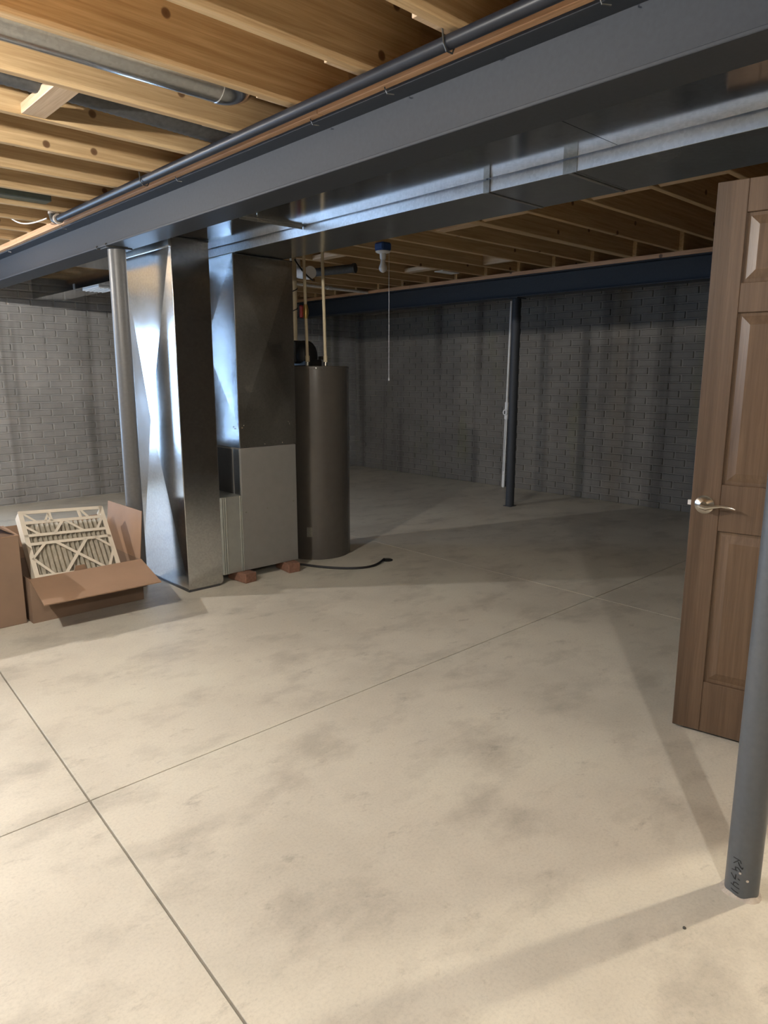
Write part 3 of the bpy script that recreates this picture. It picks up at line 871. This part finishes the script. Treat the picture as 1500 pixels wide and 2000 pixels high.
t = thing('cardboard_box', 'taller closed carton at left edge with paper label on top', 'box', (0.8, 4.45, 0))
cx0, cx1, cy0, cy1, chh = 0.50, 1.108, 4.140, 4.72, 0.505
MB().box(cx0, cx1, cy0, cy1, 0, chh).build('body', 'card', t, bevel=0.003)
MB().hexa([(cx0, cy0, chh), (cx1, cy0, chh), (cx1, cy0 + .28, chh), (cx0, cy0 + .28, chh), (cx0, cy0, chh + .005), (cx1, cy0, chh + .005), (cx1, cy0 + .28, chh + .012), (cx0, cy0 + .28, chh + .012)]).build('front_flap', 'card_in', t)
MB().box(0.86, 0.985, cy0 + .05, cy0 + .14, chh + .0075, chh + .0092).build('paper_label', 'paper', t)
MB().hexa([(cx1 - .004, cy0 + .02, chh), (cx1, cy0 + .02, chh), (cx1, cy1, chh), (cx1 - .004, cy1, chh),
           (cx1 - .22, cy0 + .05, chh + .13), (cx1 - .217, cy0 + .05, chh + .134), (cx1 - .217, cy1, chh + .134), (cx1 - .22, cy1, chh + .13)]).build('side_flap', 'card_in', t)

# ------------------------------------------------------------------ air filter leaning in the open carton
t = thing('air_filter', 'pleated air filter in a white die-cut card frame leaning in the carton', 'air filter', (1.42, 4.3, 0.2))
TL, TR = Vector((1.196, 4.425, 0.588)), Vector((1.684, 4.425, 0.560))
U = (TR - TL)
FWID = U.length
U.normalize()
D = Vector((0.0, -0.25, -0.30))
D = (D - U * D.dot(U)).normalized()
Nn = U.cross(D).normalized()
if Nn.y > 0:
    Nn = -Nn
FH = 0.45
def fp(u, v, n=0.0):
    return TL + U * (u * FWID) + D * (v * FH) + Nn * n
def bar(mb, a, b, wd=0.017, n0=-0.003, n1=0.0):
    A, B = fp(*a), fp(*b)
    d = (B - A).normalized()
    s = Nn.cross(d) * (wd / 2)
    mb.hexa([A - s + Nn * n0, B - s + Nn * n0, B + s + Nn * n0, A + s + Nn * n0, A - s + Nn * n1, B - s + Nn * n1, B + s + Nn * n1, A + s + Nn * n1])
BARS = [((0, .02), (1, .02), .022), ((0, .98), (1, .98), .03), ((.017, 0), (.017, 1), .026), ((.983, 0), (.983, 1), .026),
        ((0, .18), (1, .165), .020), ((0, .37), (1, .36), .018), ((0, .50), (1, .48), .018),
        ((.335, .02), (.345, .18), .020), ((.69, .02), (.70, .17), .018), ((.04, .03), (.17, .17), .012), ((.33, .05), (.27, .17), .012),
        ((.72, .03), (.80, .17), .014), ((.98, .03), (.92, .16), .014),
        ((.02, .22), (.17, .36), .014), ((.345, .36), (.47, .18), .016), ((.50, .18), (.69, .36), .014), ((.86, .35), (.96, .18), .014),
        ((.33, .50), (.84, .97), .017), ((.69, .49), (.34, .97), .018), ((.20, .50), (.03, .70), .015), ((.02, .70), (.22, .97), .015),
        ((.80, .48), (.985, .66), .015), ((.985, .68), (.86, .96), .016)]
mb = MB()
for i, (a, b, wd) in enumerate(BARS):
    bar(mb, a, b, wd, -0.003, 0.0002 * (i % 3))
mb.build('frame', 'frame', t)
mb = MB()
for (u0, u1, v0, v1) in ((0, .012, 0, 1), (.988, 1, 0, 1), (.012, .988, .985, 1)):
    mb.hexa([fp(u0, v0, -0.085), fp(u1, v0, -0.085), fp(u1, v1, -0.085), fp(u0, v1, -0.085), fp(u0, v0, -0.003), fp(u1, v0, -0.003), fp(u1, v1, -0.003), fp(u0, v1, -0.003)])
mb.build('frame_edge', 'frame', t)
NP = 17
vs, fs = [], []
for i in range(NP * 8 + 1):
    u = 0.012 + 0.976 * i / (NP * 8)
    ph = (i % 8) / 8.0
    dep = -0.006 - 0.030 * (abs(math.sin(math.pi * ph)) ** 0.8)
    vs += [fp(u, .165, dep), fp(u, .985, dep)]
for i in range(NP * 8):
    fs.append((2 * i, 2 * i + 2, 2 * i + 3, 2 * i + 1))
mb = MB().add(vs, fs)
mb.build('pleats', 'pleat', t, smooth=True)

# ------------------------------------------------------------------ open door
P0 = Vector((2.612, 1.106, 0.012))
dn = Vector((0.042, -0.23, 0)).normalized()
ang = math.atan2(dn.y, dn.x)
DM = Matrix.Translation(P0) @ Matrix.Rotation(ang, 4, 'Z')       # local x along the leaf, local -y... towards the viewer
dt = bpy.data.objects.new('door_1', None)
dt.location = P0
C.objects.link(dt)
struct(dt, 'open brown wooden panel door with a satin lever handle', 'door')
DW, DH, TH = 0.80, 2.018, 0.035
view_side = (Matrix.Rotation(ang, 3, 'Z') @ Vector((0, 1, 0)))
sg = 1 if view_side.dot(Vector((-1, 0, 0))) > 0 else -1          # side of the leaf that faces the viewer
def dbox(x0, x1, y0, y1, z0, z1, name, mat, parent=dt, bev=0.002):
    ya, yb = sorted((sg * y0, sg * y1))
    return MB(DM).box(x0, x1, ya, yb, z0, z1).build(name, mat, parent, bevel=bev)
st = 0.100
dbox(0, st, -TH, 0, 0, DH, 'stile', 'door')
dbox(DW - st, DW, -TH, 0, 0, DH, 'stile', 'door')
dbox(0.35, 0.45, -TH, 0, 0.20, 1.91, 'mullion', 'door')
RZ = [(0, 0.205), (0.800, 0.975), (1.580, 1.680), (1.910, DH)]
for a, b in RZ:
    dbox(st, DW - st, -TH, -0.0003, a, b, 'rail', 'door')
for (za, zb) in ((0.205, 0.800), (0.975, 1.580), (1.680, 1.910)):
    for (xa, xb) in ((st, 0.35), (0.45, DW - st)):
        p = MB(DM)
        g, r1, r2 = 0.012, -0.013 * sg, -0.004 * sg
        ins = 0.042
        o4 = [(xa, -0.012 * sg, za), (xb, -0.012 * sg, za), (xb, -0.012 * sg, zb), (xa, -0.012 * sg, zb)]
        o4b = [(xa + g, r1, za + g), (xb - g, r1, za + g), (xb - g, r1, zb - g), (xa + g, r1, zb - g)]
        i4 = [(xa + ins, r2, za + ins), (xb - ins, r2, za + ins), (xb - ins, r2, zb - ins), (xa + ins, r2, zb - ins)]
        bk = [(q[0], -0.024 * sg, q[2]) for q in o4]
        fs = []
        for kk in range(4):
            n2 = (kk + 1) % 4
            fs += [(kk, n2, 4 + n2, 4 + kk), (4 + kk, 4 + n2, 8 + n2, 8 + kk), (12 + kk, 12 + n2, n2, kk)]
        fs += [(8, 9, 10, 11), (15, 14, 13, 12)]
        p.add(o4 + o4b + i4 + bk, fs).build('panel', 'door_panel', dt)
hz = 0.895
hd = MB(DM).lathe((0.048, 0, hz), [(0.034, 0), (0.034, 0.004), (0.024, 0.012), (0.013, 0.018), (0.011, 0.045), (0.0, 0.047)], 32, (0, sg, 0)).build('handle', 'nickel', dt, smooth=True)
hd['label'] = 'satin nickel lever handle'
lev = [(0.044, 0.045 * sg, hz), (0.062, 0.048 * sg, hz - 0.004), (0.085, 0.048 * sg, hz + 0.001), (0.115, 0.046 * sg, hz + 0.007), (0.145, 0.044 * sg, hz + 0.003), (0.160, 0.042 * sg, hz - 0.001)]
MB(DM).tube(lev, [0.011, 0.010, 0.0075, 0.0062, 0.0055, 0.003], 12).build('lever', 'nickel', hd, smooth=True)
MB(DM).box(-0.014, 0.001, -0.024 * sg if sg > 0 else 0.012, -0.012 * sg if sg > 0 else 0.024, hz - 0.008, hz + 0.010).build('latch_bolt', 'white', dt)

# small debris specks on the floor
for i, (x, y, r) in enumerate(((1.614, 0.608, 0.0045),)):
    tag(MB().lathe((x, y, 0), [(r, 0), (r * .9, .003), (r * .3, .005)], 7).build('dirt_crumb', 'fitting', loc=(x, y, 0)), 'tiny dark crumb on the floor by the near post', 'debris')
